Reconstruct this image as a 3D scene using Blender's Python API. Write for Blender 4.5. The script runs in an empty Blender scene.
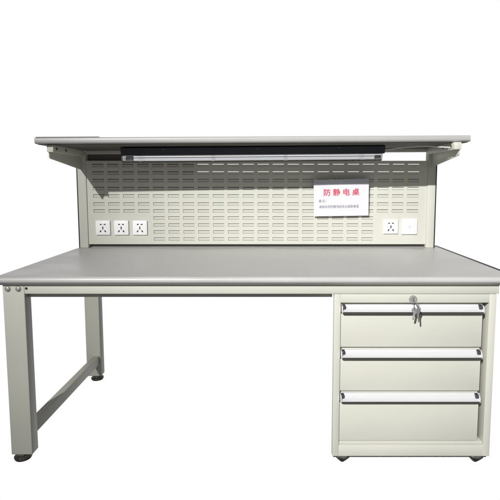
import bpy, bmesh, math, random
from mathutils import Vector, Matrix
random.seed(4)
sc = bpy.context.scene
col = sc.collection
R = math.radians

# ------------------------------------------------------------------ materials
def principled(name, rgb, rough=0.5, metal=0.0, spec=0.5, coat=0.0):
    m = bpy.data.materials.new(name); m.use_nodes = True
    b = m.node_tree.nodes['Principled BSDF']
    b.inputs['Base Color'].default_value = (*rgb, 1)
    b.inputs['Roughness'].default_value = rough
    b.inputs['Metallic'].default_value = metal
    b.inputs['Specular IOR Level'].default_value = spec
    b.inputs['Coat Weight'].default_value = coat
    return m

def vary(m, rgb, amount=0.06, scale=3.0, fine=900.0, bump=0.0, rough=(0.35, 0.5), speck=0.0, stretch=(1, 1, 1), dist=0.0006):
    """Slow blotches, a fine grain, uneven gloss and a little bump on a painted or laminated surface."""
    nt = m.node_tree; b = nt.nodes['Principled BSDF']; L = nt.links.new
    tc = nt.nodes.new('ShaderNodeTexCoord')
    mp = nt.nodes.new('ShaderNodeMapping'); mp.inputs['Scale'].default_value = stretch
    L(tc.outputs['Object'], mp.inputs['Vector'])
    n1 = nt.nodes.new('ShaderNodeTexNoise'); n1.inputs['Scale'].default_value = scale; n1.inputs['Detail'].default_value = 6
    n2 = nt.nodes.new('ShaderNodeTexNoise'); n2.inputs['Scale'].default_value = fine; n2.inputs['Detail'].default_value = 2
    for n in (n1, n2): L(mp.outputs['Vector'], n.inputs['Vector'])
    cr = nt.nodes.new('ShaderNodeMapRange'); cr.inputs['From Min'].default_value = 0.25; cr.inputs['From Max'].default_value = 0.75
    cr.inputs['To Min'].default_value = 1 - amount; cr.inputs['To Max'].default_value = 1 + amount
    L(n1.outputs['Fac'], cr.inputs['Value'])
    c2 = nt.nodes.new('ShaderNodeMapRange'); c2.inputs['From Min'].default_value = 0.3; c2.inputs['From Max'].default_value = 0.7
    c2.inputs['To Min'].default_value = 1 - speck; c2.inputs['To Max'].default_value = 1 + speck
    L(n2.outputs['Fac'], c2.inputs['Value'])
    mu = nt.nodes.new('ShaderNodeMath'); mu.operation = 'MULTIPLY'
    L(cr.outputs[0], mu.inputs[0]); L(c2.outputs[0], mu.inputs[1])
    vm = nt.nodes.new('ShaderNodeVectorMath'); vm.operation = 'SCALE'; vm.inputs[0].default_value = rgb
    L(mu.outputs[0], vm.inputs['Scale']); L(vm.outputs[0], b.inputs['Base Color'])
    rr = nt.nodes.new('ShaderNodeMapRange'); rr.inputs['From Min'].default_value = 0.3; rr.inputs['From Max'].default_value = 0.7
    rr.inputs['To Min'].default_value = rough[0]; rr.inputs['To Max'].default_value = rough[1]
    L(n1.outputs['Fac'], rr.inputs['Value']); L(rr.outputs[0], b.inputs['Roughness'])
    if bump:
        bp = nt.nodes.new('ShaderNodeBump'); bp.inputs['Strength'].default_value = bump; bp.inputs['Distance'].default_value = dist
        L(n2.outputs['Fac'], bp.inputs['Height']); L(bp.outputs['Normal'], b.inputs['Normal'])
    return m

CREAM = (0.600, 0.600, 0.535)
cream = vary(principled('cream_powder_coat', CREAM, 0.45, 0, 0.2), CREAM, 0.05, 2.6, 700, 0.10, (0.40, 0.52), 0.012)
GREY = (0.52, 0.515, 0.505)
laminate = vary(principled('grey_laminate', GREY, 0.4), GREY, 0.07, 3.2, 420, 0.08, (0.28, 0.50), 0.05, (1, 1.6, 1))
SHELFG = (0.45, 0.44, 0.435)
shelf_lam = vary(principled('shelf_laminate', SHELFG, 0.35), SHELFG, 0.04, 2.5, 420, 0.05, (0.3, 0.42), 0.04)
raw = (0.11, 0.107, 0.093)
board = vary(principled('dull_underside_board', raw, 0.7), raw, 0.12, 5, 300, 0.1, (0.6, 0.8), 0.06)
black = principled('black_edge_rubber', (0.018, 0.018, 0.018), 0.55)
dark_plastic = vary(principled('navy_black_plastic', (0.019, 0.024, 0.032), 0.4), (0.019, 0.024, 0.032), 0.2, 8, 500, 0.05, (0.32, 0.5), 0.1)
grip_m = principled('dark_grip_strip', (0.075, 0.073, 0.066), 0.6)
cap_plastic = principled('grey_violet_plastic', (0.045, 0.043, 0.058), 0.45)
white_plastic = principled('white_socket_plastic', (0.91, 0.91, 0.92), 0.3)
hole_black = principled('socket_hole_black', (0.015, 0.015, 0.015), 0.6)
alu = vary(principled('brushed_aluminium', (0.70, 0.70, 0.72), 0.5, 0.15), (0.70, 0.70, 0.72), 0.03, 30, 500, 0.06, (0.42, 0.58), 0.02, (0.05, 1, 1))
chrome = principled('chrome', (0.62, 0.62, 0.64), 0.16, 1.0)
nickel = vary(principled('nickel_silver', (0.40, 0.40, 0.39), 0.35, 0.35), (0.40, 0.40, 0.39), 0.25, 150, 900, 0.1, (0.2, 0.45), 0.1)
steel = vary(principled('worn_steel', (0.33, 0.33, 0.31), 0.35, 0.9), (0.33, 0.33, 0.31), 0.3, 60, 400, 0.2, (0.25, 0.5), 0.1)
zinc = vary(principled('dull_zinc', (0.42, 0.42, 0.38), 0.4, 0.4), (0.42, 0.42, 0.38), 0.2, 90, 500, 0.1, (0.3, 0.5), 0.1)
dark_steel = vary(principled('dirty_dark_steel', (0.13, 0.125, 0.108), 0.5, 0.5), (0.13, 0.125, 0.108), 0.5, 70, 300, 0.3, (0.35, 0.65), 0.2)
tube_white = principled('opal_tube', (0.86, 0.87, 0.88), 0.25)
cord_m = principled('grey_cord', (0.72, 0.72, 0.68), 0.5)
paper = vary(principled('white_paper', (0.76, 0.75, 0.79), 0.7), (0.76, 0.75, 0.79), 0.012, 6, 600, 0.0, (0.6, 0.75), 0.005)
red_ink = principled('red_ink', (0.66, 0.105, 0.15), 0.7)
grey_ink = principled('grey_ink', (0.34, 0.34, 0.36), 0.7)

def clear(name, tint, gloss, rough):
    m = bpy.data.materials.new(name); m.use_nodes = True
    nt = m.node_tree; nt.nodes.clear()
    out = nt.nodes.new('ShaderNodeOutputMaterial'); mix = nt.nodes.new('ShaderNodeMixShader')
    t = nt.nodes.new('ShaderNodeBsdfTransparent'); t.inputs['Color'].default_value = (*tint, 1)
    g = nt.nodes.new('ShaderNodeBsdfGlossy'); g.inputs['Roughness'].default_value = rough
    fr = nt.nodes.new('ShaderNodeFresnel'); fr.inputs['IOR'].default_value = gloss
    nt.links.new(fr.outputs[0], mix.inputs[0]); nt.links.new(t.outputs[0], mix.inputs[1]); nt.links.new(g.outputs[0], mix.inputs[2])
    nt.links.new(mix.outputs[0], out.inputs['Surface'])
    return m
acrylic = clear('clear_acrylic', (0.97, 0.972, 0.975), 1.45, 0.08)
tube_glass = clear('frosted_tube_glass', (0.95, 0.955, 0.96), 1.5, 0.15)
_n = tube_glass.node_tree; _o = _n.nodes['Material Output']; _m = _n.nodes.new('ShaderNodeMixShader'); _d = _n.nodes.new('ShaderNodeBsdfTranslucent'); _d.inputs['Color'].default_value = (0.9, 0.9, 0.9, 1)
_src = _o.inputs['Surface'].links[0].from_socket
_m.inputs[0].default_value = 0.12; _n.links.new(_src, _m.inputs[1]); _n.links.new(_d.outputs[0], _m.inputs[2]); _n.links.new(_m.outputs[0], _o.inputs['Surface'])
sleeve_m = clear('clear_sleeve', (0.985, 0.985, 0.99), 1.35, 0.2)

# ------------------------------------------------------------------ mesh helpers
def merge(dst, src):
    me = bpy.data.meshes.new('tmp'); src.to_mesh(me); src.free(); dst.from_mesh(me); bpy.data.meshes.remove(me)

def box(bm, x0, x1, y0, y1, z0, z1, bev=0.0015, seg=2):
    b = bmesh.new(); bmesh.ops.create_cube(b, size=1)
    for v in b.verts:
        v.co = Vector(((x0+x1)/2 + v.co.x*(x1-x0), (y0+y1)/2 + v.co.y*(y1-y0), (z0+z1)/2 + v.co.z*(z1-z0)))
    if bev: bmesh.ops.bevel(b, geom=b.edges[:], offset=bev, segments=seg, profile=0.5, affect='EDGES')
    merge(bm, b); return bm

def extrude_x(bm, prof, x0, x1, n=1):
    """closed profile of (y, z) swept along x"""
    b = bmesh.new(); rings = []
    for i in range(n+1):
        x = x0 + (x1-x0)*i/n
        rings.append([b.verts.new((x, y, z)) for y, z in prof])
    k = len(prof)
    for i in range(n):
        for j in range(k):
            b.faces.new((rings[i][j], rings[i][(j+1) % k], rings[i+1][(j+1) % k], rings[i+1][j]))
    b.faces.new(rings[0][::-1]); b.faces.new(rings[-1])
    bmesh.ops.recalc_face_normals(b, faces=b.faces[:])
    merge(bm, b); return bm

def plate_x(bm, poly, x0, x1, bev=0.0):
    b = bmesh.new()
    a = [b.verts.new((x0, y, z)) for y, z in poly]; c = [b.verts.new((x1, y, z)) for y, z in poly]
    k = len(poly)
    b.faces.new(a); b.faces.new(c[::-1])
    for j in range(k): b.faces.new((a[j], a[(j+1) % k], c[(j+1) % k], c[j]))
    bmesh.ops.recalc_face_normals(b, faces=b.faces[:])
    if bev: bmesh.ops.bevel(b, geom=b.edges[:], offset=bev, segments=2, profile=0.5, affect='EDGES')
    merge(bm, b); return bm

def lathe(bm, cx, cy, prof, n=28, axis='Z', base=0.0):
    """prof of (radius, height); axis Z, or -Y for things that stick out of a front"""
    b = bmesh.new(); rings = []
    for r, h in prof:
        ring = []
        for i in range(n):
            a = 2*math.pi*i/n
            if axis == 'Z': p = (cx + r*math.cos(a), cy + r*math.sin(a), h)
            else: p = (cx + r*math.cos(a), base - h, cy + r*math.sin(a))
            ring.append(b.verts.new(p))
        rings.append(ring)
    for i in range(len(rings)-1):
        for j in range(n):
            b.faces.new((rings[i][j], rings[i][(j+1) % n], rings[i+1][(j+1) % n], rings[i+1][j]))
    b.faces.new(rings[0][::-1]); b.faces.new(rings[-1])
    bmesh.ops.recalc_face_normals(b, faces=b.faces[:])
    merge(bm, b); return bm

def tube(bm, pts, r, n=10, closed=False):
    b = bmesh.new(); rings = []; P = [Vector(p) for p in pts]; k = len(P)
    prev = None
    for i, p in enumerate(P):
        if closed: t = (P[(i+1) % k] - P[i-1]).normalized()
        else: t = (P[min(i+1, k-1)] - P[max(i-1, 0)]).normalized()
        u = (prev - t*prev.dot(t)) if prev is not None else t.orthogonal()
        u.normalize(); prev = u; w = t.cross(u)
        rings.append([b.verts.new(p + u*r*math.cos(2*math.pi*j/n) + w*r*math.sin(2*math.pi*j/n)) for j in range(n)])
    m = k if closed else k-1
    for i in range(m):
        for j in range(n):
            b.faces.new((rings[i][j], rings[i][(j+1) % n], rings[(i+1) % k][(j+1) % n], rings[(i+1) % k][j]))
    if not closed: b.faces.new(rings[0][::-1]); b.faces.new(rings[-1])
    bmesh.ops.recalc_face_normals(b, faces=b.faces[:])
    merge(bm, b); return bm

def smoothed(pts, per=8):
    P = [Vector(p) for p in pts]; out = []
    for i in range(len(P)-1):
        a, b, c, d = P[max(i-1, 0)], P[i], P[i+1], P[min(i+2, len(P)-1)]
        for k in range(per):
            t = k/per
            out.append(0.5*((2*b) + (c-a)*t + (2*a-5*b+4*c-d)*t*t + (3*b-a-3*c+d)*t**3))
    out.append(P[-1]); return out

TILT = 0.0068                                   # the upper storey rises a little to the right
def tilt(bm):
    for v in bm.verts: v.co.z += TILT*(v.co.x + 1.05)
    return bm

def skew(bm):
    for v in bm.verts:
        if v.co.y < 0.6: v.co.y += 0.020*(v.co.x + 1.05)
    return bm

def wloc(o):
    v = Vector((0, 0, 0))
    while o is not None: v += o.location; o = o.parent
    return v

def obj(name, bm, mat, parent=None, smooth=True, label=None):
    me = bpy.data.meshes.new(name)
    base = wloc(parent) if parent else Vector((0, 0, 0))
    cs = [v.co for v in bm.verts]
    lo = Vector((min(c.x for c in cs), min(c.y for c in cs), min(c.z for c in cs)))
    hi = Vector((max(c.x for c in cs), max(c.y for c in cs), max(c.z for c in cs)))
    org = (lo + hi)/2
    for v in bm.verts: v.co -= org
    bm.to_mesh(me); bm.free()
    me.materials.append(mat)
    if smooth:
        me.polygons.foreach_set('use_smooth', [True]*len(me.polygons))
        me.set_sharp_from_angle(angle=R(32))
    o = bpy.data.objects.new(name, me); col.objects.link(o)
    o.parent = parent; o.location = org - base
    if label: o['label'] = label
    return o

def thing(name, label, cat, loc, group=None):
    o = bpy.data.objects.new(name, None); o.empty_display_size = 0.1
    col.objects.link(o); o.location = loc; o['label'] = label; o['category'] = cat
    if group: o['group'] = group
    return o

def copy_part(o, delta, label=None):
    c = o.copy(); col.objects.link(c); c.parent = o.parent; c.location = o.location + Vector(delta)
    if label: c['label'] = label
    for ch in list(o.children):
        d = ch.copy(); col.objects.link(d); d.parent = c
    return c

# ------------------------------------------------------------------ the workbench
H = 0.760
bench = thing('workbench', 'cream steel workbench with grey laminate top, slotted back panel and overhead shelf', 'workbench', (-0.05, 0.42, 0))

def bullnose(y0, y1, z0, z1, r, n=8):
    """board profile with a rounded front"""
    pr = []
    for i in range(n+1):
        a = math.pi/2 + (math.pi/2)*i/n
        pr.append((y0 + r + r*math.cos(a), z1 - r + r*math.sin(a)))
    r2 = min(z1 - z0 - r, r) * 0.95
    for i in range(1, n+1):
        a = math.pi + (math.pi/2)*i/n
        pr.append((y0 + r2 + r2*math.cos(a), z0 + r2 + r2*math.sin(a)))
    pr += [(y1, z0), (y1, z1)]
    return pr

DX0, DX1, DB = -1.042, 0.945, 0.868
DESK = []
for i in range(11):                                   # post-formed front: tight at the top, drawn back underneath
    a = math.pi/2 + R(115)*i/10
    DESK.append((0.0145 + 0.0145*math.cos(a), H - 0.0145 + 0.0145*math.sin(a)))
DESK += [(0.0095, H-0.0275), (0.0185, H-0.0345), (0.024, H-0.0360), (DB, H-0.0360), (DB, H)]
bm = bmesh.new(); extrude_x(bm, DESK, DX0, DX1)
top = obj('tabletop', bm, laminate, bench)
bm = bmesh.new(); box(bm, DX1+0.0005, DX1+0.013, 0.014, DB, H-0.034, H+0.0015, 0.001)
obj('edge_strip', bm, black, top)

# frame below the top
bm = bmesh.new(); box(bm, -0.945, 0.897, 0.030, 0.060, 0.688, H-0.0365, 0.002)
obj('front_rail', bm, cream, bench)
bm = bmesh.new(); box(bm, -0.945, 0.2545, 0.066, 0.0800, 0.6665, H-0.0365, 0.001)
obj('inner_rail', bm, cream, bench)
bm = bmesh.new(); box(bm, -0.945, 0.80, 0.780, 0.810, 0.690, H-0.0365, 0.002)
obj('rear_rail', bm, cream, bench)
bm = bmesh.new(); box(bm, -0.985, -0.955, 0.0805, 0.7795, 0.690, H-0.0365, 0.002)
obj('side_rail', bm, cream, bench)

def make_leg(x0, x1, y0, y1):
    bm = bmesh.new(); box(bm, x0, x1, y0, y1, 0.030, H-0.0365, 0.0035, 3)
    return obj('leg', bm, cream, bench)
leg1 = make_leg(-1.030, -0.9455, 0.030, 0.080)
leg2 = make_leg(-1.020, -0.940, 0.780, 0.835)
for leg, cx, cy in ((leg1, -0.996, 0.055), (leg2, -0.972, 0.808)):
    bm = bmesh.new()
    lathe(bm, cx, cy, [(0.024, 0.0), (0.031, 0.003), (0.034, 0.010), (0.034, 0.014), (0.030, 0.017), (0.018, 0.019), (0.0175, 0.0295)], 26)
    lathe(bm, cx, cy, [(0.022, 0.0185), (0.0235, 0.020), (0.0235, 0.0255), (0.022, 0.027)], 6)
    obj('levelling_foot', bm, dark_steel, leg)
for x in (-1.009, -0.968):
    bm = bmesh.new(); lathe(bm, x, 0.7075, [(0.0115, 0.0), (0.0115, 0.0012), (0.0092, 0.0015), (0.0084, 0.004), (0.0062, 0.0055), (0.002, 0.006)], 22, 'Y', 0.030)
    obj('bolt', bm, zinc, leg1)
bm = bmesh.new(); lathe(bm, -0.937, 0.7095, [(0.0052, 0.0), (0.0052, 0.0006)], 18, 'Y', 0.030)
obj('screw_hole', bm, hole_black, bench)
bm = bmesh.new(); box(bm, -0.982, -0.9475, 0.0805, 0.7795, 0.100, 0.148, 0.003)
obj('stretcher', bm, cream, bench)

# uprights
PYF = 0.783
for x0, x1, zt in ((-1.033, -0.9865, 1.285), (0.8665, 0.910, 1.2975)):
    bm = bmesh.new(); box(bm, x0, x1, PYF, PYF+0.045, H+0.0005, zt, 0.0025)
    up = obj('upright', bm, cream, bench)
    bm = bmesh.new()
    xo = x0 - 0.008 if x0 < 0 else x1 + 0.0005
    box(bm, xo, xo+0.0075, PYF+0.006, PYF+0.040, H+0.0005, zt-0.005, 0.001)
    obj('edge_strip', bm, black, up)

# slotted panel: a sheet with rows of pressed louvres
PX0, PX1, PZ0, PZ1, PY = -0.986, 0.866, 0.7795, 1.2350, 0.790
rows = [1.2095, 1.1691, 1.1286, 1.0852, 1.0444, 1.0008, 0.9625, 0.9241, 0.8856, 0.8469, 0.8082]
SW, SH = 0.0615, 0.0165
colx = [-0.9534 + i*0.08154 for i in range(22)]
def has(i, j):
    if j >= 7 and (i <= 3 or i >= 19): return False
    return True
xs = [PX0]; zs = [PZ0]
for x in colx: xs += [x, x+SW]
xs.append(PX1)
for z in rows[::-1]: zs += [z-SH/2, z+SH/2]
zs.append(PZ1)
bm = bmesh.new(); V = {}
def pv(i, k, y, tag):
    if (i, k, tag) not in V: V[(i, k, tag)] = bm.verts.new((xs[i], y, zs[k]))
    return V[(i, k, tag)]
T = 0.0016
for i in range(len(xs)-1):
    for k in range(len(zs)-1):
        ci, ck = (i-1)/2, (k-1)/2
        hole = i % 2 == 1 and k % 2 == 1 and has(int(ci), 10-int(ck))
        if not hole:
            bm.faces.new((pv(i, k, PY, 0), pv(i+1, k, PY, 0), pv(i+1, k+1, PY, 0), pv(i, k+1, PY, 0)))
            bm.faces.new((pv(i, k, PY+T, 1), pv(i, k+1, PY+T, 1), pv(i+1, k+1, PY+T, 1), pv(i+1, k, PY+T, 1)))
        else:
            for (a, b_) in (((i, k), (i+1, k)), ((i+1, k), (i+1, k+1)), ((i+1, k+1), (i, k+1)), ((i, k+1), (i, k))):
                bm.faces.new((pv(*a, PY, 0), pv(*a, PY+T, 1), pv(*b_, PY+T, 1), pv(*b_, PY, 0)))
            # the pressed bar inside the slot, set back and rounded, open above and below
            x0, x1 = xs[i], xs[i+1]; z0, z1 = zs[k], zs[k+1]
            extrude_x(bm, [(PY+0.0062, z0-0.0008), (PY+0.0046, z0+0.0012), (PY+0.0034, z0+0.0034), (PY+0.0031, (z0+z1)/2), (PY+0.0036, z1-0.0040), (PY+0.0060, z1-0.0025), (PY+0.0068, (z0+z1)/2)], x0-0.0008, x1+0.0008)
# folded flanges
box(bm, PX0, PX1, PY+0.0018, PY+0.016, PZ0, PZ0+0.0016, 0)
box(bm, PX0, PX1, PY+0.0018, PY+0.016, PZ1-0.0016, PZ1, 0)
panel = obj('slotted_panel', bm, cream, bench, smooth=False)
# added dark sheets block the backdrop: lower panel and left end up to shelf
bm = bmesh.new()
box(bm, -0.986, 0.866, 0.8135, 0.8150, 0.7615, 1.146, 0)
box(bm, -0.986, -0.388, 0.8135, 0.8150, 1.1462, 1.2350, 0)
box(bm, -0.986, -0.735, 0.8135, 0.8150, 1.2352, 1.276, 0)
obj('added_backing_sheet', bm, board, bench, smooth=False)

# top rail and shelf
bm = bmesh.new(); box(bm, -0.9863, 0.8663, 0.786, 0.812, 1.2690, 1.2895, 0.002); tilt(bm)
obj('upper_rail', bm, cream, bench)
SX0, SX1, SYF = -1.055, 0.932, 0.380
bm = bmesh.new(); extrude_x(bm, bullnose(SYF, 0.86, 1.2925, 1.3215, 0.012), SX0, SX1); tilt(bm); skew(bm)
shelf = obj('shelf', bm, shelf_lam, bench)
bm = bmesh.new(); box(bm, SX0+0.004, SX1-0.004, SYF+0.022, 0.858, 1.2900, 1.2923, 0); tilt(bm); skew(bm)
obj('underside_board', bm, board, shelf)
bm = bmesh.new(); box(bm, SX0+0.002, -0.77, SYF+0.010, 0.84, 1.3217, 1.3240, 0.0008); tilt(bm); skew(bm)
obj('top_mat', bm, black, shelf)

for x0, x1, ends in ((-1.016, -0.986, 0), (0.854, 0.888, 0)):
    xm = (x0+x1)/2
    bm = bmesh.new()
    plate_x(bm, [(0.424, 1.2565), (0.424, 1.236), (0.436, 1.228), (0.7825, 1.186), (0.7825, 1.2565)], x0+0.002 if x0 < 0 else x1-0.006, x0+0.006 if x0 < 0 else x1-0.002, 0.0008)
    tilt(bm)
    br = obj('shelf_bracket', bm, cream, bench)
    bm = bmesh.new(); box(bm, x0, x1, 0.412, 0.782, 1.2568, 1.2898, 0.002); tilt(bm)
    obj('support_tube', bm, cream, br)
    for yy in (0.445, 0.545):
        c0 = x1+0.0002 if x0 < 0 else x0-0.0032
        bm = bmesh.new(); box(bm, c0, c0+0.003, yy-0.006, yy+0.006, 1.267, 1.279, 0.001); tilt(bm)
        obj('bolt', bm, dark_steel, br)

# sockets on the panel
def make_socket(cx, cz):
    w = 0.0395
    bm = bmesh.new(); box(bm, cx-w, cx+w, PY-0.0095, PY-0.0005, cz-w, cz+w, 0.0025, 3)
    s = obj('socket_outlet', bm, white_plastic, bench)
    bm = bmesh.new(); yf = PY-0.0099
    def slot(x, z, hw, hh, ang=0):
        b = bmesh.new(); box(b, -hw, hw, yf, yf+0.0015, -hh, hh, 0)
        ca, sa = math.cos(ang), math.sin(ang)
        for v in b.verts:
            X, Z = v.co.x, v.co.z
            v.co.x = cx + x + X*ca - Z*sa; v.co.z = cz + z + X*sa + Z*ca
        merge(bm, b)
    slot(-0.0105, 0.0185, 0.0052, 0.0031); slot(0.0105, 0.0185, 0.0052, 0.0031)
    slot(0, -0.0010, 0.0030, 0.0082)
    slot(-0.0125, -0.0190, 0.0033, 0.0060, R(-38)); slot(0.0125, -0.0190, 0.0033, 0.0060, R(38))
    obj('contact_holes', bm, hole_black, s, smooth=False)
    bm = bmesh.new()
    for z0, z1 in ((0.0005, 0.0009),):
        box(bm, cx-0.034, cx+0.034, yf+0.0002, yf+0.0008, cz-0.034, cz+0.034, 0.0003)
    obj('face_plate', bm, white_plastic, s)
    return s
sk = make_socket(-0.9035, 0.8710)
for d, dz in ((0.1005, 0), (0.2025, 0), (1.5755, 0.0065)): copy_part(sk, (d, 0, dz))
w = 0.0425; cx, cz = 0.7740, 0.8775
bm = bmesh.new(); box(bm, cx-w, cx+w, PY-0.0095, PY-0.0005, cz-w, cz+w, 0.0025, 3)
bl = obj('cover_plate', bm, white_plastic, bench, label='blank white square plate without pin holes')
bm = bmesh.new(); lathe(bm, cx, cz, [(0.0075, 0), (0.0075, 0.0008), (0.005, 0.0012)], 20, 'Y', PY-0.0095)
obj('centre_cap', bm, principled('soft_white', (0.60, 0.60, 0.61), 0.4), bl)

# ------------------------------------------------------------------ drawer cabinet
cab = thing('drawer_cabinet', 'cream steel three-drawer cabinet with white pull handles under the right end of the bench', 'cabinet', (0.57, 0.35, 0))
CX0, CX1, CF = 0.2575, 0.8885, 0.030
CZ0, CZ1 = 0.0240, 0.6868
OX0, OX1, OZ0, OZ1 = 0.2835, 0.8610, 0.0700, 0.6530
bm = bmesh.new()
box(bm, CX0, OX0, CF, CF+0.024, CZ0, CZ1, 0.0018)
box(bm, OX1, CX1, CF, CF+0.050, CZ0, CZ1, 0.0018)
box(bm, OX0-0.0006, OX1+0.0006, CF+0.0004, CF+0.050, OZ1, CZ1-0.0004, 0.0012)
box(bm, OX0-0.0006, OX1+0.0006, CF+0.0004, CF+0.050, CZ0+0.0004, OZ0, 0.0012)
obj('face_frame', bm, cream, cab)
BX0, BX1 = 0.372, 0.842
bm = bmesh.new()
box(bm, OX0-0.008, OX1+0.020, CF+0.0505, CF+0.056, OZ0-0.01, OZ1+0.01, 0)
box(bm, BX0, BX1, CF+0.0565, 0.74, CZ0+0.004, CZ1-0.002, 0.002)
obj('body', bm, cream, cab)
bm = bmesh.new(); box(bm, CX0+0.006, CX1-0.006, CF+0.012, CF+0.046, 0.0125, CZ0-0.0005, 0.001)  # recessed plinth in dark steel, its shade put into the colour
obj('base_channel', bm, dark_steel, cab)
for x, y in ((0.3020, 0.058), (0.8430, 0.058), (0.40, 0.70), (0.81, 0.70)):
    bm = bmesh.new()
    lathe(bm, x, y, [(0.006, -0.012), (0.010, -0.0115), (0.021, 0.000), (0.032, 0.0125), (0.034, 0.0185), (0.033, 0.0235)] if y < 0.3 else
          [(0.005, 0.0), (0.009, 0.0005), (0.021, 0.008), (0.032, 0.0165), (0.034, 0.0215), (0.033, 0.0275)], 30)
    obj('foot', bm, steel, cab)

def make_drawer(zb, zt):
    gx0, gx1 = OX0+0.0015, OX1-0.0215
    bm = bmesh.new()
    box(bm, gx0, gx1, CF+0.006, CF+0.030, zb, zt-0.046, 0.002)        # visible front below the pull
    box(bm, gx0, gx1, CF+0.0210, CF+0.030, zt-0.0455, zt-0.0025, 0.001)  # backing of the pull
    dr = obj('drawer', bm, cream, cab)
    # extruded aluminium pull: sloping face, small front lip
    y, zt2, zb2 = CF+0.020, zt-0.0098, zt-0.0385
    prof = [(y-0.0005, zt2), (y-0.007, zt2-0.001), (y-0.0165, zt2-0.014), (y-0.0275, zb2+0.0075), (y-0.0320, zb2+0.0072), (y-0.0332, zb2+0.0060),
            (y-0.0330, zb2+0.0015), (y-0.0320, zb2+0.0006), (y-0.006, zb2+0.0006), (y-0.0005, zb2+0.0010)]
    bm = bmesh.new(); extrude_x(bm, prof, gx0+0.0055, gx1-0.0050)
    obj('handle', bm, alu, dr)
    bm = bmesh.new()
    plate_x(bm, [(y-0.0334, zb2+0.0052), (y-0.0346, zb2+0.0044), (y-0.0322, zb2-0.0030), (y-0.0180, zb2-0.0034), (y-0.0180, zb2-0.0002), (y-0.0326, zb2+0.0001)], gx0+0.0057, gx1-0.0052)
    obj('grip_strip', bm, grip_m, dr)
    for a, b in ((gx0+0.0022, gx0+0.0053), (gx1-0.0048, gx1-0.0016)):
        bm = bmesh.new()
        plate_x(bm, [(y-0.0003, zt2+0.0015), (y-0.026, zt2-0.002), (y-0.0325, zt2-0.012), (y-0.0345, zb2+0.006), (y-0.0330, zb2-0.0014), (y-0.0003, zb2-0.0008)], a, b, 0.0006)
        obj('end_plate', bm, alu, dr)
    for a, b in ((gx0+0.0055, gx0+0.0165), (gx1-0.0170, gx1-0.0050)):   # dark corner piece above the sloping face
        bm = bmesh.new()
        plate_x(bm, [(y-0.0078, zt2+0.0004), (y-0.024, zt2-0.0024), (y-0.0262, zt2-0.0120), (y-0.0215, zt2-0.0175), (y-0.0170, zt2-0.0140)], a, b, 0.0006)
        obj('end_cap', bm, cap_plastic, dr)
    return dr
make_drawer(0.4735, 0.6530)
make_drawer(0.2945, 0.4710)
make_drawer(0.0868, 0.2920)
# ledge below the lowest drawer
bm = bmesh.new(); box(bm, OX0+0.001, OX1-0.001, CF+0.004, CF+0.049, 0.0705, 0.0838, 0.003)
obj('bottom_ledge', bm, cream, cab)
LX, LZ = 0.5625, 0.6675
bm = bmesh.new()
lathe(bm, LX, LZ, [(0.0158, 0), (0.0158, 0.003), (0.0140, 0.0062), (0.0095, 0.0068), (0.0090, 0.0058)], 30, 'Y', CF)
lock = obj('lock', bm, nickel, cab)
bm = bmesh.new(); box(bm, LX-0.0012, LX+0.0012, CF-0.0080, CF-0.0060, LZ-0.006, LZ+0.006, 0)
obj('keyway', bm, hole_black, lock)

# ------------------------------------------------------------------ keys hanging in the lock
keys = thing('key_bunch', 'small chrome keys on a ring hanging from the top drawer lock', 'keys', (LX, CF-0.03, LZ-0.05))
def key_mesh(ang, ox, oy, oz, yaw=0.0, L=0.030, bow=0.0115):
    """flat key pointing down from its bow, turned about the bow's hole"""
    b = bmesh.new(); t = 0.0011
    # outline: bow circle open at the bottom, then blade with teeth
    out = []
    for i in range(23):
        a = R(-60) + R(300)*i/22
        out.append((bow*1.08*math.cos(a), bow*math.sin(a)))
    bw = 0.0038
    out += [(-bw, -bow*0.95), (-bw, -bow-L)]
    out += [(-bw*0.3, -bow-L-0.003), (bw*0.8, -bow-L)]
    for k in range(6):
        z = -bow - L + (k+0.5)*L/7
        out += [(bw*(0.35 if k % 2 else 0.75), z), (bw, z+L/20)]
    out += [(bw, -bow*0.95)]
    fr = [b.verts.new((x, -t, z - bow*0.55)) for x, z in out]; bk = [b.verts.new((x, t, z - bow*0.55)) for x, z in out]
    n = len(out)
    b.faces.new(fr); b.faces.new(bk[::-1])
    for j in range(n): b.faces.new((fr[j], bk[j], bk[(j+1) % n], fr[(j+1) % n]))
    bmesh.ops.recalc_face_normals(b, faces=b.faces[:])
    M = Matrix.Translation((ox, oy, oz)) @ Matrix.Rotation(yaw, 4, 'Z') @ Matrix.Rotation(ang, 4, 'Y')
    bmesh.ops.transform(b, matrix=M, verts=b.verts)
    return b
# key in the lock: blade runs into the keyway, bow stands out in front
b = key_mesh(0, 0, 0, 0, 0, 0.024, 0.0115)
bmesh.ops.transform(b, matrix=Matrix.Translation((LX, CF-0.040, LZ-0.001)) @ Matrix.Rotation(R(68), 4, 'Y') @ Matrix.Rotation(R(90), 4, 'X'), verts=b.verts)
b2 = bmesh.new(); merge(b2, b)
bmesh.ops.rotate(b2, cent=(LX, CF-0.02, LZ), matrix=Matrix.Rotation(R(0), 3, 'X'), verts=b2.verts)
obj('key', b2, nickel, keys)
rc = Vector((LX+0.001, CF-0.043, LZ-0.018)); ring = []
for i in range(36):
    a = 2*math.pi*i/36
    ring.append(rc + Vector((0.0135*math.cos(a)*0.85, 0.0135*math.cos(a)*0.5, 0.0145*math.sin(a))))
bm = bmesh.new(); tube(bm, ring, 0.0013, 8, True); tube(bm, [p + Vector((0.001, 0.0015, -0.0012)) for p in ring], 0.0012, 8, True)
obj('key_ring', bm, chrome, keys)
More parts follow.
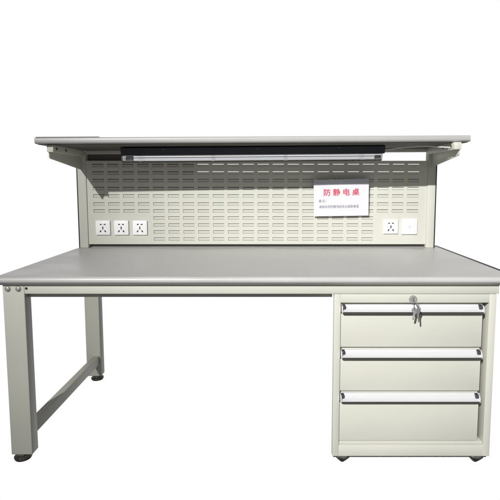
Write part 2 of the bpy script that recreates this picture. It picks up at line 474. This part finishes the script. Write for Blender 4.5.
for ang, dx, dy, yaw, L in ((R(-7), 0.006, -0.002, R(28), 0.030), (R(9), -0.002, 0.005, R(-35), 0.024)):
    bm = bmesh.new(); merge(bm, key_mesh(ang, LX+dx, CF-0.044+dy, LZ-0.029, yaw, L, 0.0115))
    obj('key', bm, nickel, keys)

# ------------------------------------------------------------------ lamp under the shelf
lamp = thing('strip_lamp', 'long black strip lamp with a clear cover mounted under the overhead shelf', 'lamp', (-0.07, 0.60, 1.25))
LA0, LA1, LY = -0.705, 0.560, 0.540
def lt(bm):
    for v in bm.verts:
        if v.co.z < 1.28: v.co.z = 1.120 + (v.co.z - 1.120)*1.027
        v.co.z += 0.0085*(v.co.x + 0.70); v.co.x *= 1.027; v.co.y += 0.060
    return bm
bm = bmesh.new()
plate = [(LY-0.040, 1.2885), (LY-0.044, 1.2845), (LY-0.034, 1.2475), (LY+0.034, 1.2475), (LY+0.044, 1.2845), (LY+0.040, 1.2885)]
extrude_x(bm, plate, LA0, LA1, 4); lt(bm)
housing = obj('housing', bm, dark_plastic, lamp, label='navy black housing tray of the lamp')
for x in (-0.50, -0.05, 0.34):
    bm = bmesh.new(); lathe(bm, x, 1.277, [(0.0065, 0), (0.0065, 0.003), (0.003, 0.004)], 14, 'Y', LY-0.043)
    lt(bm); obj('screw', bm, dark_steel, housing)
bm = bmesh.new(); extrude_x(bm, [(LY-0.028, 1.2470), (LY-0.024, 1.2455), (LY+0.024, 1.2455), (LY+0.028, 1.2470)], LA0+0.012, LA1-0.020, 2); lt(bm)
obj('reflector', bm, white_plastic, lamp)
bm = bmesh.new(); pts = [(x, LY-0.004, 1.2285) for x in (LA0+0.030, -0.3, 0.1, LA1-0.040)]
tube(bm, pts, 0.0105, 20); lt(bm)
obj('lamp_tube', bm, tube_glass, lamp)
for x in (LA0+0.014, LA1-0.040):
    bm = bmesh.new(); tube(bm, [(x, LY-0.004, 1.2285), (x+0.026, LY-0.004, 1.2285)], 0.0125, 20); lt(bm)
    obj('tube_socket', bm, zinc, lamp)
# cover: thin U shell
n = 12; outer = []; inner = []
for i in range(n+1):
    a = math.pi + math.pi*i/n
    e = 0.6
    cx_, sz_ = math.cos(a), math.sin(a)
    px = math.copysign(abs(cx_)**e, cx_); pz = math.copysign(abs(sz_)**e, sz_)
    outer.append((LY + 0.0315*px, 1.2468 + 0.0335*pz)); inner.append((LY + 0.0298*px, 1.2468 + 0.0318*pz))
prof = outer + inner[::-1]
bm = bmesh.new(); extrude_x(bm, prof, LA0+0.006, LA1-0.014, 2); lt(bm)
obj('clear_cover', bm, acrylic, lamp)
for x in (LA0+0.0015, LA1-0.0135):
    bm = bmesh.new(); plate_x(bm, outer, x, x+0.004, 0.0); lt(bm)
    obj('cover_end', bm, acrylic, lamp)
for x in (-0.615, -0.265, 0.085, 0.455):
    bm = bmesh.new()
    ring_ = [(y*1.0 + (y-LY)*0.06, z - 0.0008) for y, z in outer]; ins = [(y + (y-LY)*0.012, z - 0.0001) for y, z in outer]
    extrude_x(bm, ring_ + ins[::-1], x-0.009, x+0.009); lt(bm)
    obj('cover_clip', bm, acrylic, lamp)
bm = bmesh.new()
tube(bm, smoothed([(0.573, 0.60, 1.2800), (0.60, 0.59, 1.2815), (0.66, 0.56, 1.2885), (0.74, 0.49, 1.2905), (0.81, 0.46, 1.284), (0.846, 0.45, 1.2815), (0.852, 0.449, 1.281)]), 0.0028, 10)
obj('power_cord', bm, cord_m, lamp)

# ------------------------------------------------------------------ paper sign
sign = thing('paper_sign', 'white paper sign with red heading hung on the slotted panel', 'sign', (0.395, 0.77, 0.94))
SY = 0.7660; rot = R(1.0); scx, scz = 0.3955, 1.0375
def rotz(bm):
    for v in bm.verts:
        x, z = v.co.x, v.co.z
        v.co.x = scx + x*math.cos(rot) - z*math.sin(rot); v.co.z = scz + x*math.sin(rot) + z*math.cos(rot)
        # hangs from its top edge: the foot leans back on the panel, and the sheet bows a little
        v.co.y += 0.010*(0.5 - (v.co.z-0.93)/0.21) - 0.0025*math.cos(x*9.0)
    return bm
def sheet(hw, z0, z1, y0, y1, nx=16, nz=6):
    b = bmesh.new()
    for y, flip in ((y0, 0), (y1, 1)):
        g = [[b.verts.new((-hw + 2*hw*i/nx, y, z0 + (z1-z0)*k/nz)) for k in range(nz+1)] for i in range(nx+1)]
        for i in range(nx):
            for k in range(nz):
                f = (g[i][k], g[i+1][k], g[i+1][k+1], g[i][k+1]); b.faces.new(f if not flip else f[::-1])
        if not flip: g0 = g
    per = [(i, 0) for i in range(nx)] + [(nx, k) for k in range(nz)] + [(i, nz) for i in range(nx, 0, -1)] + [(0, k) for k in range(nz, 0, -1)]
    for q in range(len(per)):
        i, k = per[q]; i2, k2 = per[(q+1) % len(per)]
        b.faces.new((g0[i2][k2], g0[i][k], g[i][k], g[i2][k2]))
    bmesh.ops.recalc_face_normals(b, faces=b.faces[:])
    return b
bm = sheet(0.1485, -0.1005, 0.0975, SY, SY+0.0006); rotz(bm); obj('paper', bm, paper, sign)
bm = sheet(0.1525, -0.1035, 0.1030, SY-0.0016, SY-0.0010); rotz(bm); obj('clear_sleeve', bm, sleeve_m, sign)
bm = bmesh.new(); box(bm, -0.010, 0.008, SY-0.0030, SY-0.0018, 0.082, 0.0865, 0.0004); rotz(bm); obj('hanging_slot', bm, white_plastic, sign)
def sign_text(name, body, size, x, z, mat, width, bold):
    c = bpy.data.curves.new(name, 'FONT'); c.body = body; c.size = size; c.align_y = 'CENTER'; c.extrude = 0.0001
    t = bpy.data.objects.new(name, c); col.objects.link(t); bpy.context.view_layer.update()
    me = bpy.data.meshes.new_from_object(t.evaluated_get(bpy.context.evaluated_depsgraph_get())); bpy.data.objects.remove(t)
    b = bmesh.new(); b.from_mesh(me); bpy.data.meshes.remove(me)
    lo = min(v.co.x for v in b.verts); hi = max(v.co.x for v in b.verts); s = width/(hi-lo)
    for v in b.verts: v.co.z *= 0.6
    zm = (min(v.co.y for v in b.verts)+max(v.co.y for v in b.verts))/2
    for v in b.verts:
        v.co = Vector((x + (v.co.x-lo)*s, SY-0.0004-v.co.z, z + (v.co.y-zm)))
    if bold:
        src = b.copy()
        for k, (dx, dz) in enumerate(((1, 0), (-1, 0), (0, 1), (0, -1))):
            d = src.copy()
            for v in d.verts: v.co += Vector((dx*bold, -0.00003*(k+1), dz*bold))
            merge(b, d)
        src.free()
    rotz(b)
    return obj(name, b, mat, sign, smooth=False)
sign_text('heading', '防 静 电 桌', 0.040, -0.0935, 0.0285, red_ink, 0.190, 0.0010)
sign_text('note_line', '备注：', 0.017, -0.122, -0.0170, grey_ink, 0.040, 0.0003)
sign_text('note_line', '桌面采用防静电胶皮台面耐高温', 0.017, -0.119, -0.0490, grey_ink, 0.214, 0.0003)

# ------------------------------------------------------------------ camera
cam = bpy.data.cameras.new('camera'); co = bpy.data.objects.new('camera', cam); col.objects.link(co)
cam.sensor_width = 36; cam.lens = 460/500*36; cam.shift_x = -18/500; cam.shift_y = -25/500; cam.clip_end = 500
co.location = (0, -1.7227, 1.1204); co.rotation_euler = (R(90-5.3404), 0, 0)
sc.camera = co

# ------------------------------------------------------------------ light: one hard lamp front left, white backdrop, dim fill glow added behind the camera
sp = bpy.data.lights.new('key_lamp', 'SPOT'); so = bpy.data.objects.new('key_lamp', sp); col.objects.link(so)
D = 9.0
so.location = Vector((-0.98 - 0.31*D, 0.40 - D, 1.25 + 1.047*D*math.tan(R(28.6))))
aim = Vector((1.38, 0.6, 1.02))
so.rotation_euler = (aim - so.location).to_track_quat('-Z', 'Y').to_euler()
sp.energy = 7450; sp.shadow_soft_size = 0.07; sp.spot_size = R(31); sp.spot_blend = 1.0; sp.color = (1.0, 0.995, 0.972)

w = bpy.data.worlds.new('World'); sc.world = w; w.use_nodes = True
nt = w.node_tree; L = nt.links.new
bg = nt.nodes['Background']; tc = nt.nodes.new('ShaderNodeTexCoord')
dot = nt.nodes.new('ShaderNodeVectorMath'); dot.operation = 'DOT_PRODUCT'; dot.inputs[1].default_value = Vector((0.0, 1.0, -0.08)).normalized()
L(tc.outputs['Generated'], dot.inputs[0])
cap = nt.nodes.new('ShaderNodeMapRange'); cap.interpolation_type = 'SMOOTHSTEP'
cap.inputs['From Min'].default_value = math.cos(R(52)); cap.inputs['From Max'].default_value = math.cos(R(46))
L(dot.outputs['Value'], cap.inputs['Value'])
lobe = nt.nodes.new('ShaderNodeVectorMath'); lobe.operation = 'DOT_PRODUCT'; lobe.inputs[1].default_value = Vector((0.12, -0.97, 0.15)).normalized()
L(tc.outputs['Generated'], lobe.inputs[0])
amb = nt.nodes.new('ShaderNodeMapRange'); amb.interpolation_type = 'SMOOTHSTEP'
amb.inputs['From Min'].default_value = 0.35; amb.inputs['From Max'].default_value = 1.0
amb.inputs['To Min'].default_value = 0.02; amb.inputs['To Max'].default_value = 0.31
L(lobe.outputs['Value'], amb.inputs['Value'])
mix = nt.nodes.new('ShaderNodeMix'); mix.data_type = 'FLOAT'; mix.inputs['B'].default_value = 1.0
L(cap.outputs[0], mix.inputs['Factor']); L(amb.outputs[0], mix.inputs['A'])
L(mix.outputs['Result'], bg.inputs['Color']); bg.inputs['Strength'].default_value = 1.0

sc.view_settings.view_transform = 'Standard'; sc.view_settings.look = 'None'
sc.view_settings.exposure = 0; sc.view_settings.gamma = 1
sc.cycles.max_bounces = 8; sc.cycles.transparent_max_bounces = 16
